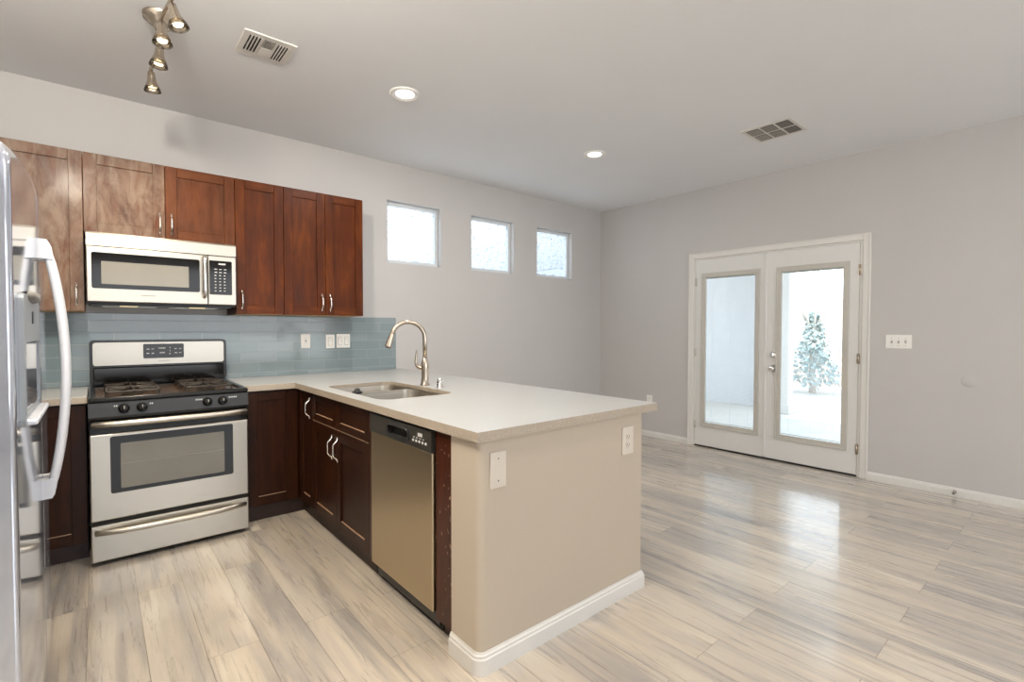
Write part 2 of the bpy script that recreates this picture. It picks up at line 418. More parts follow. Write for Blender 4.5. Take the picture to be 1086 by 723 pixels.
def baseboard(bm, pts, h=.075, t=.013):
    """profiled skirting; pts go along the wall, the room on the left-hand side normal given per path"""
    prof = [(0, 0), (t, 0), (t, h*.70), (t*.72, h*.76), (t*.72, h*.86), (t*.38, h*.93), (t*.3, h), (0, h)]
    n = len(pts); rings = []
    for i, p in enumerate(pts):
        p = Vector(p); d0 = (p - Vector(pts[i-1])).normalized() if i else None; d1 = (Vector(pts[i+1]) - p).normalized() if i < n-1 else None
        d0 = d0 or d1; d1 = d1 or d0
        n0 = Vector((d0.y, -d0.x)); n1 = Vector((d1.y, -d1.x)); m = (n0 + n1).normalized(); m = m / max(.5, m.dot(n0))
        rings.append([bm.verts.new((p.x + m.x*a, p.y + m.y*a, b)) for a, b in prof])
    for A, Bq in zip(rings, rings[1:]):
        for k in range(len(prof)):
            bm.faces.new((A[k], A[(k+1) % len(prof)], Bq[(k+1) % len(prof)], Bq[k]))
    bm.faces.new(rings[0]); bm.faces.new(list(reversed(rings[-1])))
CY0, CY1, CZ = -2.948, -1.264, 2.111
bm = BM(); baseboard(bm, [(XR, CY0), (XR, YR)][::-1], .066); bmesh.ops.reverse_faces(bm, faces=bm.faces)
for v in bm.verts: v.co.x = XR - abs(v.co.x - XR)
baseboard_r = struct(obj('baseboard_right', bm, 'trim'), 'white baseboard right of the french doors', 'baseboard')
bm = BM(); baseboard(bm, [(XR, CY1), (XR, 0)], .066)
for v in bm.verts: v.co.x = XR - abs(v.co.x - XR)
struct(obj('baseboard_far', bm, 'trim'), 'white baseboard between french doors and room corner', 'baseboard')
bm = BM(); baseboard(bm, [(PX1, 0), (XR, 0)], .07)
for v in bm.verts: v.co.y = -abs(v.co.y)
struct(obj('baseboard_back', bm, 'trim'), 'white baseboard along the back wall', 'baseboard')
bm = BM()
arc = [(PX0 + .03 - .03*math.cos(a), PY0 + .03 - .03*math.sin(a)) for a in [PI/2*i/8 for i in range(9)]]
path = [(PX0, PY1 + .001)] + arc + [(PX1, PY0), (PX1, -.0)]
baseboard(bm, path, .083, .014)
struct(obj('peninsula_baseboard', bm, 'trim'), 'white baseboard wrapping the half wall corner', 'baseboard')

# high windows
for i, (x0, x1, z0, z1) in enumerate(WIN):
    w = 'leftmost' if i == 0 else 'middle' if i == 1 else 'rightmost'
    bm = BM(); f = .036; y0, y1 = .055, .105
    for a in ((x0, x0+f, z0, z1), (x1-f, x1, z0, z1), (x0+f, x1-f, z0, z0+f), (x0+f, x1-f, z1-f, z1)):
        box(bm, a[0], a[1], y0, y1, a[2], a[3], .003)
    wn = struct(obj('window_%d' % (i+1), bm, 'vinyl_white', None, ((x0+x1)/2, .08, z0)), w + ' of the three small high obscure-glass windows', 'window')
    obj('pane', B(x0+f, x1-f, .078, .084, z0+f, z1-f), 'obscure', wn)

# french doors: casing, two leaves
bm = BM()
def casing(bm, y0, y1, z0, z1): 
    box(bm, XR-.011, XR+.002, y0, y1, z0, z1, .002)
cw = .058
for a, b in ((CY0, CY0+cw), (CY1-cw, CY1)):
    box(bm, XR-.012, XR+.002, a, b, 0, CZ, .003); 
    m = a+.014 if a == CY0 else b-.014
    box(bm, XR-.018, XR-.010, min(m, a if a == CY0 else b), max(m, a if a == CY0 else b), 0, CZ, .003)
box(bm, XR-.012, XR+.002, CY0+cw, CY1-cw, CZ-cw, CZ, .003); box(bm, XR-.018, XR-.010, CY0+.014, CY1-.014, CZ-.014, CZ, .003)
for a, b in ((DY0-.0, DY0+.018), (DY1-.018, DY1)): box(bm, XR+.002, XR+T, a, b, 0, DZ)
box(bm, XR+.002, XR+T, DY0+.018, DY1-.018, DZ-.012, DZ)
struct(obj('trim_1', bm, 'trim'), 'white casing around the french doors', 'trim')
bm = BM(); box(bm, XR-.002, XR+T, DY0+.018, DY1-.018, 0, .012, .002)
struct(obj('trim_2', bm, 'dark_slot'), 'dark threshold under the french doors', 'threshold')
def french(n, y0, y1, lite, hinge_y, active):
    yc = (y0+y1)/2; x0, x1 = XR+.004, XR+.048
    ly0, ly1, lz0, lz1 = lite
    bm = BM(); holed(bm, y0, y1, .016, 2.036, [(ly0+.03, ly1-.03, lz0+.03, lz1-.03)], lambda p, q, a, b: box(bm, x0, x1, p, q, a, b))
    bmesh.ops.remove_doubles(bm, verts=bm.verts, dist=1e-5)
    d = struct(obj('door_%d' % n, bm, 'door_paint', None, (x0, yc, .016)),
               ('right' if active else 'left') + ' white french door leaf ' + ('with the knob and deadbolt' if active else 'without a knob, beside the room corner'), 'door')
    bm = BM(); cy, cz = (ly0+ly1)/2, (lz0+lz1)/2; w, h = ly1-ly0, lz1-lz0
    sq = lambda k: [(cy+a*(w/2-k), cz+b*(h/2-k)) for a, b in ((-1, -1), (1, -1), (1, 1), (-1, 1))]
    frame_ring(bm, sq(0), sq(.014), FX, x0+.001, x0-.013); frame_ring(bm, sq(.014), sq(.036), FX, x0+.001, x0-.008)
    frame_ring(bm, sq(.036), sq(.048), FX, x0+.02, x0-.003)
    fr = obj('glass_frame', bm, 'lite_frame', d)
    bm = BM()
    for a, b in ((-1, -1), (-1, 1), (1, -1), (1, 1), (0, -1), (0, 1), (-1, 0), (1, 0)):
        yy, zz = cy + a*(w/2-.02), cz + b*(h/2-.02)
        box(bm, x0-.0115, x0-.005, yy-.007, yy+.007, zz-.007, zz+.007, .002)
    obj('screw_cap', bm, 'lite_frame', fr)
    obj('pane', B(x0+.008, x0+.011, ly0+.047, ly1-.047, lz0+.047, lz1-.047), 'glass', d)
    bm = BM(); z = lz0+.075
    while z < lz1-.07:
        vs = box(bm, x0+.0175, x0+.0285, ly0+.05, ly1-.05, z-.0003, z+.0003); z += .0125
    box(bm, x0+.017, x0+.029, ly0+.05, ly1-.05, lz0+.056, lz0+.062); box(bm, x0+.016, x0+.03, ly0+.05, ly1-.05, lz1-.062, lz1-.048)
    for k in (.13, .5, .87):
        yy = ly0+.05 + (w-.1)*k; box(bm, x0+.0225, x0+.0235, yy-.0006, yy+.0006, lz0+.06, lz1-.06)
    obj('blind', bm, 'white_plastic', d)
    for zz in (.24, 1.03, 1.80):
        bm = BM(); lathe(bm, [(.006, -.045), (.006, .045)], (x0-.005, hinge_y, zz), seg=10)
        box(bm, x0-.004, x0+.001, hinge_y-.012, hinge_y+.012, zz-.043, zz+.043)
        obj('hinge', bm, 'nickel' if active else 'lite_frame', d)
    if active:
        bm = BM(); ky = y1-.066
        lathe(bm, [(.033, 0), (.033, .006), (.012, .012), (.011, .03), (.022, .038), (.028, .05), (.027, .06), (.018, .068), (.0, .070)], (x0, ky, .905), (-1, 0, 0), cap=False)
        obj('knob', bm, 'chrome', d)
        bm = BM(); lathe(bm, [(.031, 0), (.031, .008), (.026, .016), (.0, .017)], (x0, ky, 1.035), (-1, 0, 0), cap=False)
        box(bm, x0-.03, x0-.014, ky-.005, ky+.005, 1.020, 1.050, .003)
        obj('deadbolt', bm, 'chrome', d)
        bm = BM(); box(bm, x0-.012, x0+.03, y1-.001, y1+.02, .03, 2.03, .004)
        obj('astragal', bm, 'door_paint', d)
french(1, -2.088, -1.342, (-2.028, -1.41, .222, 1.888), -1.345, False)
french(2, -2.864, -2.096, (-2.79, -2.182, .216, 1.884), -2.866, True)

# ------------------------------------------------------------------ outside the doors
struct(obj('patio_ground', B(XR+T, 22, -16, 16, -.15, -.03), 'concrete'), 'pale concrete patio outside the glass doors', 'ground')
struct(obj('house_wall', B(8.6, 8.9, -.75, 7, -.03, 2.74), 'stucco_blue'), 'pale stucco house wall seen through the left door', 'wall')
struct(obj('patio_shade_roof', B(XR+T+.01, 9.3, -1.9, 7, 2.75, 2.95), 'stucco_blue'), 'unseen patio cover sized to shade the house wall outside the left door', 'roof')  # unseen slab, placed and sized to keep the house wall shaded
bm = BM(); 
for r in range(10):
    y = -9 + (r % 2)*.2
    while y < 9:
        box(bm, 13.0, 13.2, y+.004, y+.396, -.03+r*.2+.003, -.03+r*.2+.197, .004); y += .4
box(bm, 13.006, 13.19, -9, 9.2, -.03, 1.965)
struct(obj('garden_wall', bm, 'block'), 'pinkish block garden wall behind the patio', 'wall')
t = thing('patio_post', (8.3, -1.05, -.03), 'white square patio post seen through the right door glass', 'post')
bm = BM(); box(bm, 8.21, 8.39, -1.14, -.96, .1, 2.75, .01); obj('shaft', bm, 'trim', t)
bm = BM(); box(bm, 8.18, 8.42, -1.17, -.93, -.03, .12, .01); obj('base', bm, 'trim', t)
t = thing('garden_tree', (11.3, -.45, -.03), 'small cone-shaped tree, paled by painted haze, on the patio, seen through the right door glass', 'tree')
TX, TY = 11.3, -.45
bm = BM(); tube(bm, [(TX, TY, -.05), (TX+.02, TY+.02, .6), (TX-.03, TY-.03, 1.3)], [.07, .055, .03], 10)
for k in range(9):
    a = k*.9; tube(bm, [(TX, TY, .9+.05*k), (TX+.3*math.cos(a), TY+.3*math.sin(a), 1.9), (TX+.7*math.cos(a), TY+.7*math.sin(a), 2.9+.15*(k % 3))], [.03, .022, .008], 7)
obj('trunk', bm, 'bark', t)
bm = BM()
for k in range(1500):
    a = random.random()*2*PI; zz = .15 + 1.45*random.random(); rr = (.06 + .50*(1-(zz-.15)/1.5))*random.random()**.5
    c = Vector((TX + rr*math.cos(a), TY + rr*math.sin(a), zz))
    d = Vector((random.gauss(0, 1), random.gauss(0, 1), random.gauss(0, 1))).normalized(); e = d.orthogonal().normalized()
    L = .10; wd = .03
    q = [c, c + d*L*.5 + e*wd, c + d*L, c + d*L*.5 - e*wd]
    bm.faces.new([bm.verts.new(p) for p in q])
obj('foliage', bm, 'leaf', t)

# ------------------------------------------------------------------ backsplash
bm = BM(); box(bm, XL, 2.17, -.008, 0, .914, 1.386, .0015)
struct(obj('backsplash', bm, 'tile'), 'grey-blue glass subway tile backsplash on the kitchen wall', 'backsplash')

# ------------------------------------------------------------------ cabinet doors and pulls
def pull(name, parent, fn, u, z0, z1, mat='pull_metal'):
    """vertical wire pull; fn(u, v, d): d out from the door face"""
    bm = BM(); n = 14; L = z1-z0
    pts, rad = [], []
    for i in range(n+1):
        s = i/n; out = .004 + .027*min(1, max(0, (.5-abs(s-.5))-.05)/.19)
        pts.append(fn(u, z0 + L*s, out)); rad.append(.0052 + .0022*abs(2*s-1)**3)
    tube(bm, pts, rad, 10)
    for z in (z0, z1):
        for dz, r in ((0, .0065), (-.008 if z == z0 else .008, .0045)):
            c = Vector(fn(u, z+dz, .005)); bmesh.ops.create_uvsphere(bm, u_segments=10, v_segments=6, radius=r, matrix=Matrix.Translation(c))
    return obj(name, bm, mat, parent)
def shaker(bm, u0, u1, v0, v1, fn, th=.02, st=.062, rail=.062, rec=.009):
    """five-piece door; fn(u0,u1,v0,v1,d0,d1,mi) adds a box, d measured outwards from the back of the door"""
    g = .0006
    for a in ((u0, u0+st), (u1-st, u1)): fn(a[0], a[1], v0, v1, 0, th, 0)
    for i, a in enumerate(((v0, v0+rail), (v1-rail, v1))): fn(u0+st+g, u1-st-g, a[0], a[1], 0, th-.0004, 1)
    fn(u0+st-.004, u1-st+.004, v0+rail-.004, v1-rail+.004, .003, th-rec, 0)
def front_y(bm, yb):     # door facing -y, its back at yb
    return lambda u0, u1, v0, v1, d0, d1, mi: box(bm, u0, u1, yb-d1, yb-d0, v0, v1, .0016, mi)
def front_x(bm, xb):     # door facing -x
    return lambda u0, u1, v0, v1, d0, d1, mi: box(bm, xb-d1, xb-d0, u0, u1, v0, v1, .0016, mi)
def wear_line(bm, u0, u1, v, fn): fn(u0, u1, v-.0018, v+.0012, .0105, .0206, 2)

ZB, ZT = 1.387, 2.3315
def wall_cab(label, x0, x1, z0, z1, doors, wood_key='up', group='dark cherry wall cabinets'):
    t = thing('wall_cabinet', ((x0+x1)/2, -.15, z0), label, 'cabinet', group)
    bm = BM(); box(bm, x0+.001, x1-.001, -.302, 0, z0+.004, z1, .001); obj('body', bm, wood_key+'v', t)
    bm = BM(); box(bm, x0+.004, x1-.004, -.300, -.004, z0, z0+.0035); obj('bottom_panel', bm, 'plywood', t)
    for (a, b, hu, key) in doors:
        bm = BM(); shaker(bm, a+.0015, b-.0015, z0+.003, z1-.002, front_y(bm, -.3025))
        wear_line(bm, a+.066, b-.066, z0+.003+.062, front_y(bm, -.3025))
        d = obj('door', bm, [key+'v', key+'h', 'worn' if False else key+'h'], t)
        if hu is not None: pull('handle', d, lambda u, v, dd: (u, -.3225-dd, v), hu, z0+.045, z0+.045+.112)
wall_cab('worn single-door wall cabinet with painted glare haze between refrigerator and microwave', -.455, -.001, ZB, ZT, [(-.455, -.001, -.038, 'worn_glare')], 'half')
wall_cab('short worn two-door wall cabinet with painted glare haze above the microwave', -.001, .795, 1.857, ZT, [(-.001, .398, .368, 'worn_glare'), (.398, .795, .430, 'half')], 'half')
wall_cab('narrow single-door wall cabinet just right of the microwave', .795, 1.112, ZB, ZT, [(.795, 1.112, .832, 'up')])
wall_cab('two-door wall cabinet at the right end beside the windows', 1.112, 1.721, ZB, ZT, [(1.112, 1.416, 1.386, 'up'), (1.416, 1.721, 1.449, 'up')])

# base cabinets
YF = -.6           # carcass front of the back run, doors 20 mm
XF = 1.137         # carcass front of the peninsula run, doors 20 mm
def toe_y(x0, x1, t): obj('toe_kick', B(x0, x1, -.56, -.545, 0, .1), 'toe', t)
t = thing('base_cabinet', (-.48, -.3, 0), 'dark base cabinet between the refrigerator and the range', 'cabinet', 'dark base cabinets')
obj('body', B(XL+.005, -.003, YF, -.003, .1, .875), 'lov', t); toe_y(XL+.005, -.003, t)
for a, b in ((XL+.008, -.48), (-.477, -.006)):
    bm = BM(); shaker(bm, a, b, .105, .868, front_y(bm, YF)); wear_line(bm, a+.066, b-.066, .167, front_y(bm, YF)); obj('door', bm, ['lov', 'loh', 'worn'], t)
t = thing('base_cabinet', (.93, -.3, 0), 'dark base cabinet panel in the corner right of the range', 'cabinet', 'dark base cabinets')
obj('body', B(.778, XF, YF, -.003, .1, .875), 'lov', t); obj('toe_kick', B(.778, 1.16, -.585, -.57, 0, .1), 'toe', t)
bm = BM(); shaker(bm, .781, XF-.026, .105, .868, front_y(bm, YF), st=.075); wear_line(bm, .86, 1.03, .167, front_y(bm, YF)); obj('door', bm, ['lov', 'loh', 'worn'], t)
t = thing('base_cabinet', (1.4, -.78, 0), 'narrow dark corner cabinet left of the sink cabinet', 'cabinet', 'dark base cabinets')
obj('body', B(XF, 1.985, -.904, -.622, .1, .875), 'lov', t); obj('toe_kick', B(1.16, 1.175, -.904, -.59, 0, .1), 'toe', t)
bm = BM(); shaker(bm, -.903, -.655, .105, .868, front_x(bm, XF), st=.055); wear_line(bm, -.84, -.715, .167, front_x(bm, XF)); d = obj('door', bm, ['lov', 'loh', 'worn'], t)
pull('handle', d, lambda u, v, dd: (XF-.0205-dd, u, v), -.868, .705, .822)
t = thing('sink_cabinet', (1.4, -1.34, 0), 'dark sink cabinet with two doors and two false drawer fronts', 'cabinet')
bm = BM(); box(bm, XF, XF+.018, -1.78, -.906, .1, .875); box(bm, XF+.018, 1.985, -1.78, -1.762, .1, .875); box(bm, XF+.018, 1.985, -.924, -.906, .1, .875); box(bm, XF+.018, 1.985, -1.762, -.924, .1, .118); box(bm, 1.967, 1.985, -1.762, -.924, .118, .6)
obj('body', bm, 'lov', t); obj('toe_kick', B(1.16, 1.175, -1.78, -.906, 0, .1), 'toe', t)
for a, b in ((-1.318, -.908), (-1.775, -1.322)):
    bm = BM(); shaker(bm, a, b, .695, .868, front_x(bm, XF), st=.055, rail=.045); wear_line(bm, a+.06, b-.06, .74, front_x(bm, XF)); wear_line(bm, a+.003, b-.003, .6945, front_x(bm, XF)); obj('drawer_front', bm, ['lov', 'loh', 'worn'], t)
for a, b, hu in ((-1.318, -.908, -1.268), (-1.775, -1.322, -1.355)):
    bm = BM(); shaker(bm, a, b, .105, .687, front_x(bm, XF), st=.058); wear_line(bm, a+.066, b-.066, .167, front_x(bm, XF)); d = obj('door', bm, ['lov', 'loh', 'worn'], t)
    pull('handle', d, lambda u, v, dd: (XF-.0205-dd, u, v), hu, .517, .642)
bm = BM(); box(bm, 1.117, 1.150, -1.826, -1.781, .085, .875, .0015)
tag(obj('filler_panel', bm, 'red', None, (1.13, -1.80, .085)), 'reddish brown panel between sink cabinet and dishwasher', 'panel', 'reddish filler panels')
bm = BM(); box(bm, 1.117, 1.985, -2.5585, -2.434, .075, .875, .0015)
for k in range(46):
    z = .09 + .77*random.random(); y = -2.5585 + abs(random.gauss(0, .02)) if random.random() < .75 else -2.5585 + random.random()*.12
    s = .0012 + .002*random.random(); box(bm, 1.1163, 1.1172, y+.001, y+.001+s, z, z+s*(1+4*random.random()), 0, 1)
pn = tag(obj('filler_panel', bm, ['red', 'worn'], None, (1.5, -2.49, .075)), 'worn reddish brown panel with pale chips between dishwasher and half wall', 'panel', 'reddish filler panels')
obj('toe_kick', B(1.16, 1.175, -2.5585, -2.434, 0, .075), 'toe', pn)

# ------------------------------------------------------------------ worktops and sink
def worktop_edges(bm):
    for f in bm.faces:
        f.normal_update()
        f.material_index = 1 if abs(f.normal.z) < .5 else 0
CF = -.6456; CX = 1.0886; CYE = -2.7676; CXB = 2.2122
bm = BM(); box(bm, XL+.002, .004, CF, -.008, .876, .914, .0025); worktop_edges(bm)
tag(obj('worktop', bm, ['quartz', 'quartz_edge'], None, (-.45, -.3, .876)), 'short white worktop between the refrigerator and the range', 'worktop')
SX0, SX1, SY0, SY1 = 1.178, 1.642, -1.805, -.965
bm = BM()
outer = [(.776, -.008), (.776, CF), (CX, CF), (CX, CYE), (CXB, CYE), (CXB, -.008)]
hole = [(x, y) for x, y in rrect((SX0+SX1)/2, (SY0+SY1)/2, SX1-SX0, SY1-SY0, .085, 8)]
for z in (.914, .876):
    vo = [bm.verts.new((x, y, z)) for x, y in outer]; vh = [bm.verts.new((x, y, z)) for x, y in hole]
    es = [bm.edges.new((vo[i], vo[(i+1) % 6])) for i in range(6)] + [bm.edges.new((vh[i], vh[(i+1) % len(vh)])) for i in range(len(vh))]
    bmesh.ops.triangle_fill(bm, edges=es, use_beauty=True)
    if z == .914: to, th = vo, vh
    else:
        for A, Bq in ((to, vo), (th, vh)):
            for i in range(len(A)): bm.faces.new((A[i], A[(i+1) % len(A)], Bq[(i+1) % len(A)], Bq[i]))
bmesh.ops.recalc_face_normals(bm, faces=bm.faces)
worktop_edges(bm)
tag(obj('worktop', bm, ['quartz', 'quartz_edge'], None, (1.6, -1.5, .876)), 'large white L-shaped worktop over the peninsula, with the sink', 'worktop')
t = thing('sink', (1.41, -1.38, .69), 'stainless double-bowl sink set under the white worktop', 'sink')
def bowl(bm, x0, x1, y0, y1, zt, zb, r=.083):
    rings = []
    for k, (ins, z) in enumerate(((0, zt), (.003, zt-.02), (.012, zb+.05), (.025, zb+.02), (.06, zb+.003), (.10, zb))):
        w, h = x1-x0-2*ins, y1-y0-2*ins
        rings.append([bm.verts.new((x, y, z)) for x, y in rrect((x0+x1)/2, (y0+y1)/2, w, h, max(.02, r-ins*.3), 6)])
    for A, Bq in zip(rings, rings[1:]):
        for i in range(len(A)):
            f = bm.faces.new((A[i], A[(i+1) % len(A)], Bq[(i+1) % len(A)], Bq[i])); f.smooth = True
    bm.faces.new(rings[-1])
    return rings[0]
DIV = -1.29
for nm, y0, y1, zb in (('bowl', DIV+.010, SY1-.002, .70), ('bowl', SY0+.002, DIV-.010, .69)):
    bm = BM(); bowl(bm, SX0+.002, SX1-.002, y0, y1, .892 , zb)
    bw = obj(nm, bm, 'steel_sink', t)
    bm = BM(); lathe(bm, [(.0, .001), (.02, .001), (.035, .003), (.044, .005), (.046, .002)], ((SX0+SX1)/2, (y0+y1)/2, zb+.001), cap=False); obj('drain', bm, 'chrome', bw)
bm = BM(); box(bm, SX0+.03, SX1-.03, DIV-.0115, DIV+.0115, .880, .8915, .004, 0, 3)
outl = rrect((SX0+SX1)/2, (SY0+SY1)/2, SX1-SX0-.001, SY1-SY0-.001, .0845, 8); inl = rrect((SX0+SX1)/2, (SY0+SY1)/2, SX1-SX0-.008, SY1-SY0-.008, .081, 8)
frame_ring(bm, outl, inl, FZ, .889, .893)
obj('rim', bm, 'steel_sink', t)
bm = BM(); lathe(bm, [(.012, 0), (.03, .0), (.032, .01), (.02, .014), (.012, .03), (.0, .031)], (1.262, DIV+.004, .8915), cap=False, seg=20)
tag(obj('sink_stopper', bm, 'black_rubber', None, (1.262, DIV+.004, .8915)), 'black rubber stopper on the sink divider', 'stopper')

# faucet
FXc, FYc = 1.70, -1.345
t = thing('faucet', (FXc, FYc, .914), 'tall brushed nickel gooseneck faucet standing behind the sink', 'faucet')
dv = Vector((-.92, .40, 0)).normalized()
bm = BM(); lathe(bm, [(.031, 0), (.031, .006), (.027, .012), (.024, .05), (.0235, .09), (.026, .12), (.025, .145), (.018, .17), (.0145, .185)], (FXc, FYc, .914)); obj('body', bm, 'nickel', t)
bm = BM(); base = Vector((FXc, FYc, .914)); pts = [base + Vector((0, 0, .17)), base + Vector((0, 0, .29))]
R_ = .107
for i in range(1, 15):
    a = PI*.94*i/14; pts.append(base + dv*(R_ - R_*math.cos(a)) + Vector((0, 0, .309 + R_*math.sin(a))))
tube(bm, pts, .0142, 14); obj('neck', bm, 'nickel', t)
bm = BM(); e = pts[-1]; dd = (pts[-1]-pts[-2]).normalized()
lathe(bm, [(.0145, -.012), (.0165, .005), (.0185, .03), (.0225, .07), (.0235, .08), (.0, .081)], e, dd, cap=False); hd = obj('spray_head', bm, 'nickel', t)
bm = BM(); lathe(bm, [(.0, .0815), (.016, .0818), (.017, .0855), (.0, .086)], e, dd, cap=False); obj('nozzle', bm, 'dark_slot', hd)
bm = BM(); hb = base + Vector((0, 0, .115)); side = Vector((-.80, .6, 0)).normalized()
tube(bm, [hb + side*.012, hb + side*.045 + Vector((0, 0, .004)), hb + side*.062 + Vector((0, 0, .03)), hb + side*.058 + Vector((0, 0, .07)), hb + side*.052 + Vector((0, 0, .115))], [.016, .0125, .009, .007, .006], 12, smooth_n=2)
obj('lever', bm, 'nickel', t)
t = thing('air_gap', (1.71, -1.515, .914), 'small chrome air gap cap right of the faucet', 'air gap')
bm = BM(); lathe(bm, [(.022, 0), (.022, .004), (.0175, .008), (.0175, .05), (.015, .056), (.0, .057)], (1.71, -1.515, .914), cap=False); obj('cap', bm, 'chrome', t)
for z in (.93, .945): obj('slot', B(1.692, 1.695, -1.525, -1.505, z, z+.006), 'dark_slot', t)

# ------------------------------------------------------------------ range
t = thing('gas_range', (.389, -.4, 0), 'stainless and black gas range between the base cabinets', 'range')
RX0, RX1 = .008, .772; RF = -.755
obj('body', B(RX0+.004, RX1-.004, -.712, -.03, .03, .893, bev=.003), 'black_enamel', t)
for (x, y) in ((.05, -.66), (.73, -.66), (.05, -.1), (.73, -.1)):
    bm = BM(); lathe(bm, [(.018, 0), (.018, .006), (.01, .008), (.01, .034)], (x, y, 0)); obj('foot', bm, 'black_rubber', t)
bm = BM(); box(bm, RX0+.01, RX1-.01, -.735, -.09, .893, .903, .003, 0); 
for a in ((RX0, RX0+.03, -.765, -.085), (RX1-.03, RX1, -.765, -.085), (RX0+.02, RX1-.02, -.765, -.725), (RX0+.02, RX1-.02, -.12, -.085)):
    box(bm, a[0], a[1], a[2], a[3], .889, .9155, .009, 1, 3)
obj('cooktop', bm, ['cooktop', 'black_enamel'], t)
for cx in (.205, .575):
    for cy in (-.56, -.265):
        bm = BM(); lathe(bm, [(.0, .004), (.055, .004), (.05, .0), (.042, .012), (.03, .014), (.03, .02), (.026, .024), (.0, .024)], (cx, cy, .9025), cap=False, seg=24); obj('burner', bm, 'black_iron', t)
        bm = BM(); s = .125; zt = .938
        for a in ((-s, s, -s, -s+.011), (-s, s, s-.011, s), (-s, -s+.011, -s, s), (s-.011, s, -s, s)): box(bm, cx+a[0], cx+a[1], cy+a[2], cy+a[3], zt-.012, zt, .003)
        for a in ((-s, -.03, -.005, .005), (.03, s, -.005, .005), (-.005, .005, -s, -.03), (-.005, .005, .03, s)): box(bm, cx+a[0], cx+a[1], cy+a[2], cy+a[3], zt-.012, zt+.003, .003)
        for a, b in ((-1, -1), (1, -1), (1, 1), (-1, 1)):
            box(bm, cx+a*(s-.0055)-.0055, cx+a*(s-.0055)+.0055, cy+b*(s-.0055)-.0055, cy+b*(s-.0055)+.0055, .903, zt-.002, .002)
            tube(bm, [(cx+a*s*.93, cy+b*s*.93, zt-.005), (cx+a*.04, cy+b*.04, zt-.003)], .005, 6)
        obj('burner_grate', bm, 'black_iron', t)
bm = BM(); prism(bm, [(-.722, .795), (-.752, .795), (-.764, .81), (-.758, .885), (-.722, .889)], lambda u, v, d: (d, u, v), RX0, RX1); fas = obj('control_panel', bm, 'slate', t)
for kx in (.158, .238, .552, .631):
    bm = BM(); lathe(bm, [(.026, 0), (.0255, .006), (.021, .010), (.019, .026), (.016, .029), (.0, .029)], (kx, -.7615, .848), (0, -1, .08), cap=False, seg=24)
    box(bm, kx-.0045, kx+.0045, -.797, -.772, .829, .867, .003); k = obj('knob', bm, 'black_enamel', t)
    obj('pointer', B(kx-.0012, kx+.0012, -.7985, -.797, .85, .866), 'pale_mark', k)
for x0, n in ((.115, 2), (.272, 2), (.492, 4), (.665, 5)):
    for i in range(n): obj('printed_mark', B(x0+i*.009, x0+i*.009+.0055, -.7640, -.7600, .861, .869), 'pale_mark', fas)
# oven door
bm = BM(); box(bm, RX0+.002, RX1-.002, RF, -.713, .246, .715, .006, 0, 2); box(bm, RX0+.002, RX1-.002, RF+.004, -.713, .7155, .790, .004, 1)
od = obj('oven_door', bm, ['steel', 'black_gloss'], t)
ow = lambda m: rrect(.3905, .5435, .590-2*m, .312-2*m, .012, 4)
bm = BM(); frame_ring(bm, rrect(.3905, .5435, .604, .326, .016, 4), ow(0), FY, RF-.003, RF+.002); obj('window_trim', bm, 'steel', od)
bm = BM(); prism(bm, ow(0), FY, RF-.0025, RF+.002); wg = obj('window_border', bm, 'black_gloss', od)
M['rack_mark'] = plain('rack_wire', lin(140, 134, 120), .3)
M['oven_glass'] = plain('oven_window_glass', lin(104, 99, 86), .12, spec=.5, var=.06, scale=5)
bm = BM(); prism(bm, rrect(.389, .534, .498, .248, .006, 4), FY, RF-.0032, RF); og = obj('oven_window', bm, 'oven_glass', od)
bm = BM(); box(bm, .145, .634, RF-.0036, RF-.003, .545, .547); obj('rack_line', bm, 'rack_mark', og)
def bowed(x0, x1, z, y0, bow, r, n=14, drop=.0, flat=1.0):
    pts = []
    for i in range(n+1):
        s = i/n; k = 1-abs(2*s-1)**4
        pts.append((x0 + (x1-x0)*s, y0 - bow*k, z - drop*(1-k)))
    return pts
bm = BM(); tube(bm, [(.03, RF+.002, .768)] + bowed(.028, .752, .772, RF-.022, .026, .014) + [(.75, RF+.002, .768)], [.013] + [.0165]*15 + [.013], 14); obj('handle', bm, 'steel', od)
bm = BM(); box(bm, RX0+.002, RX1-.002, RF, -.713, .026, .222, .006, 0, 2)
dr = obj('drawer', bm, 'steel', t)
bm = BM(); pts = [(.035, RF+.004, .186)] + bowed(.032, .748, .186, RF-.004, .04, .014) + [(.745, RF+.004, .186)]
tube(bm, pts, [.012] + [.0155]*15 + [.012], 14, up=(0, 0, 1)); obj('handle', bm, 'steel', dr)
obj('gap_strip', B(RX0+.006, RX1-.006, -.748, -.713, .222, .246), 'dark_slot', t)  # dark strip fills the gap between oven door and drawer
# backguard
BGY = -.105
bm = BM(); prism(bm, [(x, z) for x, z in rrect((RX0+RX1)/2, 1.066, RX1-RX0-.006, .287, .022, 5)], FY, BGY, -.032); bgd = obj('backguard', bm, 'black_enamel', t)
bm = BM(); prism(bm, rrect((RX0+RX1)/2, 1.1215, RX1-RX0-.04, .148, .016, 5), FY, BGY-.006, BGY+.002); pnl = obj('display_panel', bm, 'steel', t)
bm = BM(); prism(bm, rrect(.397, 1.135, .226, .096, .008, 4), FY, BGY-.0085, BGY-.004); ck = obj('clock_display', bm, 'black_gloss', pnl)
marks = [(x0+c_*.026, x0+c_*.026+.015, 1.118+r_*.028, 1.123+r_*.028) for r_ in range(2) for c_ in range(2) for x0 in (.302, .456)]
marks += [(.366+i*.0085, .372+i*.0085, 1.150, 1.159) for i in range(5)] + [(.374+i*.01, .380+i*.01, 1.118, 1.127) for i in range(3)] + [(.428, .433, 1.112+i*.02, 1.119+i*.02) for i in range(3)]
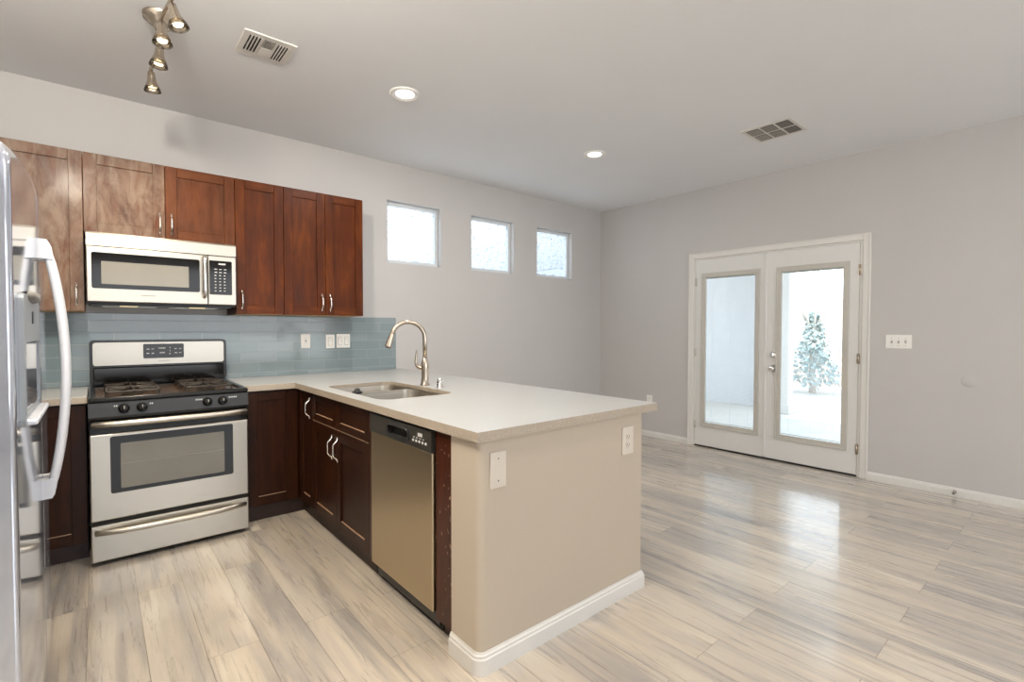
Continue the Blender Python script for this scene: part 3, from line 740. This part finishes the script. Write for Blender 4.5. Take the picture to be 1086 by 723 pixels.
for a in marks: obj('button_mark', B(a[0], a[1], BGY-.0094, BGY-.008, a[2], a[3]), 'pale_mark', ck)
bm = BM()
for i in range(10): box(bm, .365+i*.0066, .365+i*.0066+.0045, BGY-.0067, BGY-.0055, 1.066, 1.071)
obj('brand_mark', bm, 'grey_mark', pnl)
bm = BM(); box(bm, RX0+.02, RX1-.02, BGY-.012, BGY+.004, .925, 1.036, .006); obj('vent_trim', bm, 'black_gloss', t)

# ------------------------------------------------------------------ microwave
t = thing('microwave', (.395, -.2, 1.43), 'stainless over-the-range microwave hung under the short cabinet', 'microwave')
obj('body', B(.01, .782, -.365, -.01, 1.432, 1.8555, bev=.004), 'slate', t)
bm = BM(); prism(bm, [(-.364, 1.773), (-.402, 1.773), (-.402, 1.842), (-.395, 1.853), (-.364, 1.8555)], lambda u, v, d: (d, u, v), .009, .783); obj('vent_panel', bm, 'steel', t)
md = obj('door', B(.009, .6165, -.402, -.3655, 1.445, 1.769, bev=.004, seg=2), 'steel', t)
bm = BM(); prism(bm, rrect(.301, 1.629, .540, .212, .012, 5), FY, -.4042, -.399); mg = obj('window_border', bm, 'black_gloss', md)
M['mw_glass'] = plain('microwave_window_mesh', lin(132, 128, 118), .14, spec=.4, var=.03, scale=4)
bm = BM(); prism(bm, rrect(.293, 1.617, .435, .134, .004, 3), FY, -.4052, -.402); obj('oven_window', bm, 'mw_glass', md)
bm = BM(); tube(bm, [(.596, -.402, 1.492), (.596, -.432, 1.50), (.596, -.438, 1.56), (.596, -.438, 1.69), (.596, -.432, 1.75), (.596, -.402, 1.758)], [.011, .012, .0125, .0125, .012, .011], 12, smooth_n=2, up=(1, 0, 0)); obj('handle', bm, 'chrome', md)
bm = BM()
for i in range(10): box(bm, .262+i*.0074, .262+i*.0074+.005, -.4032, -.401, 1.486, 1.492)
obj('brand_mark', bm, 'grey_mark', md)
cp = obj('control_panel', B(.6185, .783, -.402, -.3655, 1.445, 1.769, bev=.004, seg=2), 'steel', t)
bm = BM(); prism(bm, rrect(.691, 1.625, .132, .226, .008, 4), FY, -.4042, -.399); kp = obj('keypad', bm, 'black_gloss', cp)
for r_ in range(8):
    for c_ in range(3):
        x = .655 + c_*.027; z = 1.535 + r_*.0205
        obj('key', B(x, x+(.010 if r_ < 6 else .015), -.4049, -.4035, z, z+.005), 'pale_mark', kp)
obj('clock', B(.678, .720, -.4049, -.4035, 1.712, 1.722), 'pale_mark', kp)
bm = BM(); box(bm, .03, .76, -.36, -.03, 1.424, 1.433, .002); bt = obj('underside', bm, 'black_enamel', t)
for x in (.16, .52): obj('task_light', B(x, x+.09, -.345, -.29, 1.420, 1.4245, bev=.002), 'task_lamp', t)
bm = BM()
for x0 in (.08, .42):
    for i in range(9): box(bm, x0, x0+.27, -.25+i*.022, -.25+i*.022+.012, 1.4215, 1.4245)
obj('grease_filter', bm, 'steel', t)

# ------------------------------------------------------------------ dishwasher
t = thing('dishwasher', (1.4, -2.13, 0), 'stainless dishwasher with a black control strip, under the worktop', 'dishwasher')
DX = 1.104; A, Z0 = -2.431, -1.829
obj('body', B(1.14, 1.95, A+.004, Z0-.004, .03, .868), 'slate', t)
bm = BM(); box(bm, DX, 1.139, A+.003, Z0-.003, .102, .770, .005, 0, 2); obj('door', bm, 'steel_dw', t)
M['dw_black'] = plain('dishwasher_black_panel', lin(52, 50, 46), .28, var=.06)
bm = BM()
holed(bm, A+.003, Z0-.003, .772, .862, [(-2.235, -2.03, .790, .842)], lambda p, q, a, b: box(bm, DX-.004, 1.139, p, q, a, b))
bmesh.ops.remove_doubles(bm, verts=bm.verts, dist=1e-5); cpn = obj('control_panel', bm, 'dw_black', t)
bm = BM(); box(bm, DX+.02, DX+.024, -2.235, -2.03, .790, .842); fo = rrect(-2.1325, .816, .222, .064, .022, 5); fi = rrect(-2.1325, .816, .196, .042, .018, 5)
frame_ring(bm, fo, fi, FX, DX-.004, DX-.009, 1)
tube(bm, [(DX-.007, -2.23+.19*i/10, .838+.004*math.sin(PI*i/10)) for i in range(11)], .006, 8, 1)
obj('pocket_handle', bm, ['dark_slot', 'slate'], cpn)
for i in range(5): obj('button', B(DX-.0075, DX-.0035, -2.285-i*.027, -2.272-i*.027, .797, .808, .002), 'pale_mark', cpn)
for i in range(4): obj('indicator_mark', B(DX-.005, DX-.0035, -2.29-i*.027, -2.276-i*.027, .815, .818), 'pale_mark', cpn)
obj('display_mark', B(DX-.005, DX-.0035, -2.355, -2.318, .825, .840), 'pale_mark', cpn)
obj('toe_kick', B(1.16, 1.175, A+.003, Z0-.003, .0, .1), 'black_enamel', t)

# ------------------------------------------------------------------ refrigerator
FY0, FY1, GAP = -2.51, -1.55, -1.935
XFR = -.095
t = thing('refrigerator', (-.5, -2.03, 0), 'tall stainless side-by-side refrigerator at the left edge', 'refrigerator')
bm = BM(); box(bm, XL+.03, -.205, FY0+.004, FY1-.004, .03, 1.745, .006, 0, 2); obj('body', bm, 'grey_metal', t)
for (x, y) in ((-.25, FY0+.06), (-.25, FY1-.06), (-.86, FY0+.06), (-.86, FY1-.06)):
    bm = BM(); lathe(bm, [(.02, 0), (.02, .01), (.012, .012), (.012, .034)], (x, y, 0)); obj('foot', bm, 'black_rubber', t)
obj('grille', B(-.2, -.165, FY0+.02, FY1-.02, .02, .095), 'slate', t)
def fdoor(y0, y1, zb=.10, zt=1.80):
    """contoured door: bulges across the whole refrigerator, edges and top rolled over"""
    bm = BM(); ny, nz = 22, 40; yc = (FY0+FY1)/2; hw = (FY1-FY0)/2
    def front(y, z):
        x = XFR - .009*((y-yc)/hw)**2
        e = min(y-y0, y1-y);  e = max(0, e)
        if e < .010: x -= .010 - math.sqrt(max(0, .010**2 - (.010-e)**2))
        tz = zt - .045*((y-yc)/hw)**2
        et = max(0, tz - z)
        if et < .07: x -= .07 - math.sqrt(max(0, .07**2 - (.07-et)**2))
        return x
    ys = [y0 + (y1-y0)*(.5-.5*math.cos(PI*i/ny)) for i in range(ny+1)]
    zs01 = [1-(1-k/nz)**2.0 for k in range(nz+1)]
    G = []
    for y in ys:
        tz = zt - .045*((y-yc)/hw)**2
        G.append([bm.verts.new((front(y, zb + (tz-zb)*s), y, zb + (tz-zb)*s)) for s in zs01])
    Bk = []
    for y in ys:
        tz = zt - .045*((y-yc)/hw)**2
        Bk.append([bm.verts.new((-.198, y, z)) for z in (zb, tz)])
    for i in range(ny):
        for k in range(nz):
            f = bm.faces.new((G[i][k], G[i+1][k], G[i+1][k+1], G[i][k+1])); f.smooth = True
        bm.faces.new((Bk[i][0], Bk[i][1], Bk[i+1][1], Bk[i+1][0]))
        bm.faces.new((G[i][0], Bk[i][0], Bk[i+1][0], G[i+1][0])); bm.faces.new((G[i][nz], G[i+1][nz], Bk[i+1][1], Bk[i][1]))
    for i in (0, ny):
        bm.faces.new([G[i][k] for k in range(nz+1)] + [Bk[i][1], Bk[i][0]])
    return bm
d1 = obj('freezer_door', fdoor(FY0, GAP-.003), ['steel_fridge'], t)
d2 = obj('refrigerator_door', fdoor(GAP+.003, FY1), ['steel_fridge'], t)
for d, y in ((d1, GAP-.035), (d2, GAP+.035)):
    bm = BM(); pts, n = [], 20; z0, z1 = .76, 1.545
    for i in range(n+1):
        q = i/n; pts.append((XFR + .020 + .043*math.sin(PI*q)**.75, y, z0 + (z1-z0)*q))
    tube(bm, pts, [.0125]*(n+1), 12, up=(0, 1, 0))
    hb = obj('handle', bm, 'handle_metal', d)
    for z, q in ((z0, 1), (z1, -1)):
        bm = BM(); prism(bm, [(XFR-.008, z-.034*q), (XFR+.024, z-.032*q), (XFR+.031, z-.02*q), (XFR+.038, z+.032*q), (XFR-.008, z+.030*q)], lambda u, v, dd: (u, dd, v), y-.015, y+.015); obj('bracket', bm, 'handle_metal', hb)
# ice and water dispenser in the freezer door
dy0, dy1 = FY0+.07, GAP-.06
bm = BM(); xs = XFR-.006
frame_ring(bm, rrect((dy0+dy1)/2, 1.205, dy1-dy0, .345, .02, 4), rrect((dy0+dy1)/2, 1.155, dy1-dy0-.05, .19, .015, 4), FX, xs-.02, xs+.010)
dp = obj('dispenser', bm, 'dispenser', d1)
bm = BM(); box(bm, xs-.02, xs+.002, dy0+.024, dy1-.024, 1.058, 1.252); obj('cavity', bm, 'dispenser_dark', dp)
bm = BM(); box(bm, xs-.01, xs+.030, dy0+.03, dy1-.03, 1.035, 1.05, .004); obj('drip_tray', bm, 'grey_metal', dp)
bm = BM(); lathe(bm, [(.0, .016), (.05, .014), (.062, .0)], (xs+.008, (dy0+dy1)/2, 1.375), (1, 0, 0), cap=False, seg=24)
for v in bm.verts: v.co.z = 1.375 + (v.co.z-1.375)*.28; v.co.y = (dy0+dy1)/2 + (v.co.y-(dy0+dy1)/2)*2.0
obj('dispenser_light', bm, 'dispenser_dark', dp)
bm = BM(); box(bm, xs+.0095, xs+.012, (dy0+dy1)/2-.02, (dy0+dy1)/2+.02, 1.30, 1.335); obj('buttons', bm, 'slate', dp)

# ------------------------------------------------------------------ plates, switches, outlets
def plate_y(x0, x1, z0, z1, y, label, cat, gangs, group=None, beige=False):
    """wall plate on a wall facing -y"""
    name = 'light_switch' if cat == 'switch' else 'wall_outlet' if cat == 'outlet' else 'cover_plate'
    t = thing(name, ((x0+x1)/2, y, (z0+z1)/2), label, cat, group)
    wp = 'beige_plate' if beige else 'white_plastic'
    bm = BM(); box(bm, x0, x1, y-.006, y, z0, z1, .003, 0, 2); p = obj('plate', bm, wp, t)
    n = len(gangs); cz = (z0+z1)/2
    for i, g in enumerate(gangs):
        cx = x0 + (x1-x0)*(i+.5)/n
        if g == 'outlet':
            for s in (-1, 1):
                bm = BM(); prism(bm, rrect(cx, cz+s*.02, .032, .028, .010, 4), FY, y-.0085, y-.005); k = obj('receptacle', bm, wp, t)
                bm = BM(); box(bm, cx-.008, cx-.006, y-.0092, y-.008, cz+s*.02-.003, cz+s*.02+.006); box(bm, cx+.006, cx+.008, y-.0092, y-.008, cz+s*.02-.003, cz+s*.02+.005); box(bm, cx-.002, cx+.002, y-.0092, y-.008, cz+s*.02-.010, cz+s*.02-.006); obj('slot', bm, 'dark_slot', k)
        elif g == 'gfci':
            bm = BM(); box(bm, cx-.017, cx+.017, y-.009, y-.005, cz-.034, cz+.034, .001); k = obj('receptacle', bm, 'white_plastic', t)
            bm = BM(); box(bm, cx-.006, cx+.006, y-.0102, y-.0085, cz-.008, cz-.001); box(bm, cx-.006, cx+.006, y-.0102, y-.0085, cz+.002, cz+.009); obj('reset_button', bm, 'dark_slot', k)
            bm = BM()
            for s in (-1, 1): box(bm, cx-.008, cx-.006, y-.0096, y-.0085, cz+s*.023-.003, cz+s*.023+.005); box(bm, cx+.006, cx+.008, y-.0096, y-.0085, cz+s*.023-.003, cz+s*.023+.005)
            obj('slot', bm, 'grey_mark', k)
        elif g == 'rocker':
            bm = BM(); box(bm, cx-.0185, cx+.0185, y-.0066, y-.004, cz-.035, cz+.035); obj('rocker_gap', bm, 'grey_mark', t)
            bm = BM(); prism(bm, [(y-.005, cz-.033), (y-.0105, cz-.033), (y-.007, cz), (y-.0105, cz+.033), (y-.005, cz+.033)], lambda u, v, d: (d, u, v), cx-.0165, cx+.0165); obj('rocker', bm, 'white_plastic', t)
        elif g == 'blank':
            for s in (-1, 1):
                bm = BM(); lathe(bm, [(.0035, 0), (.003, .0012), (0, .0014)], (cx, y-.006, cz+s*.042), (0, -1, 0), cap=False, seg=10); obj('screw', bm, 'grey_mark', t)
    return t
plate_y(1.322, 1.397, 1.127, 1.243, -.008, 'white outlet with dark buttons on the tile, left of the other two plates', 'outlet', ['gfci'])
plate_y(1.523, 1.598, 1.120, 1.236, -.008, 'single white switch plate on the tile beside the double plate', 'switch', ['rocker'])
plate_y(1.613, 1.732, 1.122, 1.240, -.008, 'double white switch plate on the tile near the backsplash end', 'switch', ['rocker', 'rocker'])
plate_y(1.160, 1.237, .688, .826, PY0, 'blank cover plate at the left of the peninsula half wall', 'plate', ['blank'], None, True)
plate_y(1.953, 2.038, .684, .818, PY0, 'outlet near the right end of the peninsula half wall', 'outlet', ['outlet'], None, True)
# plates on the right wall (facing -x)
t = thing('light_switch', (XR, -3.145, 1.183), 'triple white switch plate right of the french doors', 'switch')
bm = BM(); box(bm, XR-.006, XR, -3.232, -3.058, 1.127, 1.241, .003, 0, 2); obj('plate', bm, 'white_plastic', t)
for i in range(3):
    y = -3.145 + (i-1)*.046
    bm = BM(); box(bm, XR-.0075, XR-.005, y-.006, y+.006, 1.171, 1.195); sl = obj('toggle_slot', bm, 'grey_mark', t)
    bm = BM(); prism(bm, [(XR-.006, 1.178), (XR-.019, 1.184+.008*(1 if i else -1)), (XR-.019, 1.190+.008*(1 if i else -1)), (XR-.006, 1.189)], lambda u, v, d: (u, d, v), y-.0035, y+.0035); obj('toggle', bm, 'white_plastic', sl)
    for z in (1.153, 1.213): obj('screw', B(XR-.0068, XR-.0055, y-.003, y+.003, z-.002, z+.002), 'grey_mark', t)
t = thing('wall_outlet', (XR, -.76, .437), 'low white outlet on the far wall above the worktop corner', 'outlet')
bm = BM(); box(bm, XR-.006, XR, -.80, -.724, .380, .496, .003, 0, 2); obj('plate', bm, 'white_plastic', t)
for s in (-1, 1):
    bm = BM(); prism(bm, rrect(-.762, .438+s*.02, .032, .028, .010, 4), FX, XR-.0085, XR-.005); k = obj('receptacle', bm, 'white_plastic', t)
    bm = BM(); box(bm, XR-.0092, XR-.008, -.770, -.768, .436+s*.02, .445+s*.02); box(bm, XR-.0092, XR-.008, -.756, -.754, .436+s*.02, .445+s*.02); obj('slot', bm, 'dark_slot', k)
bm = BM(); lathe(bm, [(.046, 0), (.046, .0018), (.044, .003), (.0, .0038)], (XR, -3.578, .893), (-1, 0, 0), cap=False, seg=36)
tag(obj('cover_plate', bm, 'wall', None, (XR, -3.578, .893)), 'round wall-coloured blank cover on the right wall', 'plate')
t = thing('door_stop', (XR-.013, -3.515, .036), 'small metal door stop on the baseboard right of the doors', 'door stop')
bm = BM(); lathe(bm, [(.012, 0), (.012, .003), (.005, .005), (.005, .05)], (XR-.012, -3.515, .036), (-1, 0, 0), seg=14); obj('stem', bm, 'nickel', t)
bm = BM(); lathe(bm, [(.005, .048), (.010, .05), (.010, .064), (.0, .066)], (XR-.012, -3.515, .036), (-1, 0, 0), cap=False, seg=14); obj('bumper', bm, 'grey_mark', t)

# ------------------------------------------------------------------ ceiling vents
t = thing('ceiling_vent', (.772, -1.27, H), 'white ceiling vent near the track light', 'vent')
VX0, VX1, VY0, VY1 = .645, .900, -1.392, -1.142
bm = BM(); box(bm, VX0, VX1, VY0, VY1, H-.007, H, .004, 0, 2); obj('frame', bm, 'vent_white', t)
def slots(x0, x1, n, y0, y1, frac=.55, z=H-.0085):
    out = []
    for i in range(n):
        w = (x1-x0)/n; a = x0 + w*i + w*(1-frac)/2; out.append((a, a+w*frac, y0, y1))
    return out
for a in slots(.672, .735, 4, -1.358, -1.192) + slots(.812, .868, 4, -1.350, -1.178):
    so = obj('slot', B(a[0], a[1], a[2], a[3], H-.008, H-.0065), 'dark_slot', t)
    obj('louver', B(a[1]-.0008, a[1]+(.003 if a[0] < .75 else .0045), a[2], a[3], H-.011, H-.0065), 'vent_white', so)
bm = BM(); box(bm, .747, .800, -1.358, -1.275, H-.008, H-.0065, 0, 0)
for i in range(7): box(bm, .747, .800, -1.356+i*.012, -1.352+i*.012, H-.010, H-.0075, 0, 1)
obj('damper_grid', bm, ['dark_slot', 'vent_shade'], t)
bm = BM(); box(bm, .747, .800, -1.262, -1.180, H-.0095, H-.0065, .001); obj('damper_cover', bm, 'vent_white', t)
t = thing('ceiling_vent', (4.03, -2.575, H), 'white six-cell ceiling vent above the french doors', 'vent')
bm = BM(); box(bm, 3.855, 4.203, -2.752, -2.396, H-.006, H, .003, 0, 2); obj('frame', bm, 'vent_white', t)
for j in range(3):
    for i in range(2):
        x0 = 3.893 + i*.147; y0 = -2.724 + j*.106
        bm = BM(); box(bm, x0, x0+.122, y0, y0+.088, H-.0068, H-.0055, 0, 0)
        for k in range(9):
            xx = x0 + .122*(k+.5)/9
            w_ = (.0032, .0062, .0085)[j] if i else (.0032, .0058, .0072)[j]  # louver width shapes how shaded each cell looks
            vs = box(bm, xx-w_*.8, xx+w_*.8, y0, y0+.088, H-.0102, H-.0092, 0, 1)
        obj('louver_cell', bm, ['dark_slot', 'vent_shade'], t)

# ------------------------------------------------------------------ recessed lights
for i, (x, y) in enumerate(((1.598, -1.278), (3.386, -1.347))):
    t = thing('recessed_light', (x, y, H), 'lit recessed ceiling light ' + ('left, nearer the kitchen cabinets' if i == 0 else 'right, nearer the room corner'), 'light', 'recessed ceiling lights')
    bm = BM(); lathe(bm, [(.058, -.002), (.074, -.006), (.080, -.011), (.092, -.010), (.098, -.004), (.098, .0)], (x, y, H), cap=False, seg=40); obj('trim_ring', bm, 'white_plastic', t)
    bm = BM(); lathe(bm, [(.0, -.0055), (.045, -.005), (.060, -.0025)], (x, y, H), cap=False, seg=40); obj('diffuser', bm, 'led', t)
    light('recessed_lamp', 'AREA', (x, y, H-.013), 16 if i == 0 else 7, (1, .96, .91), (x, y, 0), shape='DISK', size=.11)
# unseen fixtures: nearest inferred from the overhang shadow, back two added as fill
for (x, y, pw) in ((1.5, -3.25, 13), (1.6, -6.0, 12), (3.4, -6.0, 12)):
    t = thing('recessed_light', (x, y, H), 'unseen recessed ceiling light outside the view', 'light', 'recessed lights behind the viewer')
    bm = BM(); lathe(bm, [(.058, -.002), (.074, -.006), (.080, -.011), (.092, -.010), (.098, -.004), (.098, .0)], (x, y, H), cap=False, seg=40); obj('trim_ring', bm, 'white_plastic', t)
    bm = BM(); lathe(bm, [(.0, -.0055), (.045, -.005), (.060, -.0025)], (x, y, H), cap=False, seg=40); obj('diffuser', bm, 'led', t)
    light('recessed_lamp', 'AREA', (x, y, H-.013), pw, (1, .92, .82), (x, y, 0), shape='DISK', size=.11)

# semi-flush bowl light on the kitchen ceiling, above and behind the viewer
LX, LY = -.12, -2.75
t = thing('ceiling_light', (LX, LY, H), 'round glass bowl ceiling light behind the viewer', 'light')
bm = BM(); lathe(bm, [(.0, -.02), (.06, -.018), (.065, -.0)], (LX, LY, H), cap=False, seg=32); lathe(bm, [(.008, -.16), (.008, -.01)], (LX, LY, H)); obj('stem', bm, 'nickel', t)
bm = BM(); lathe(bm, [(.17, -.15), (.16, -.18), (.13, -.205), (.07, -.222), (.0, -.228)], (LX, LY, H), cap=False, seg=40); obj('bowl', bm, 'dome_glass', t)
light('bowl_lamp', 'POINT', (LX, LY, H-.17), 172, (1, .92, .79), None, shadow_soft_size=.11)

# ------------------------------------------------------------------ track light
t = thing('track_light', (.312, -1.225, H), 'brushed nickel ceiling track light with four lit spots', 'light')
bm = BM(); lathe(bm, [(.0, -.075), (.022, -.074), (.03, -.06), (.034, -.045), (.05, -.042), (.054, -.026), (.072, -.022), (.075, -.001)], (.312, -1.225, H), cap=False, seg=40); obj('canopy', bm, 'nickel', t)
bm = BM(); zb = 2.705
tube(bm, [(.296, -.80, zb-.005), (.312, -.95, zb), (.318, -1.10, zb), (.304, -1.25, zb), (.296, -1.40, zb), (.312, -1.55, zb), (.338, -1.70, zb+.005)], .008, 10, smooth_n=2)
tube(bm, [(.312, -1.225, H-.07), (.309, -1.225, zb)], .008, 10)
obj('arm', bm, 'nickel', t)
heads = [((.298, -.845, 2.685), (.304, -.835, 2.588)), ((.311, -1.165, 2.69), (.304, -1.165, 2.585)), ((.298, -1.40, 2.69), (.300, -1.415, 2.58)), ((.318, -1.585, 2.69), (.345, -1.60, 2.585))]
for top, bot in heads:
    top, bot = Vector(top), Vector(bot); d = (bot-top).normalized(); L = (bot-top).length
    bm = BM(); lathe(bm, [(.008, -.02), (.0085, 0), (.017, .004), (.019, .03), (.021, .05), (.028, .066), (.034, .085), (.0335, .086), (.026, .066), (.0, .06)], top, d, cap=False, seg=24); hd = obj('lamp_head', bm, 'nickel', t)
    bm = BM(); lathe(bm, [(.033, .078), (.038, .092), (.040, .104), (.039, .104), (.036, .092), (.031, .078)], top, d, cap=False, seg=24); obj('glass_rim', bm, 'lamp_glass', hd)
    bm = BM(); lathe(bm, [(.0, .06), (.014, .066), (.021, .080), (.019, .092), (.0, .098)], top, d, cap=False, seg=24); obj('bulb', bm, 'bulb', hd)
    light('track_spot', 'SPOT', tuple(top + d*.115), 28, (1, .84, .62), tuple(top + d*1.2), spot_size=2.3, spot_blend=.9, shadow_soft_size=.03)
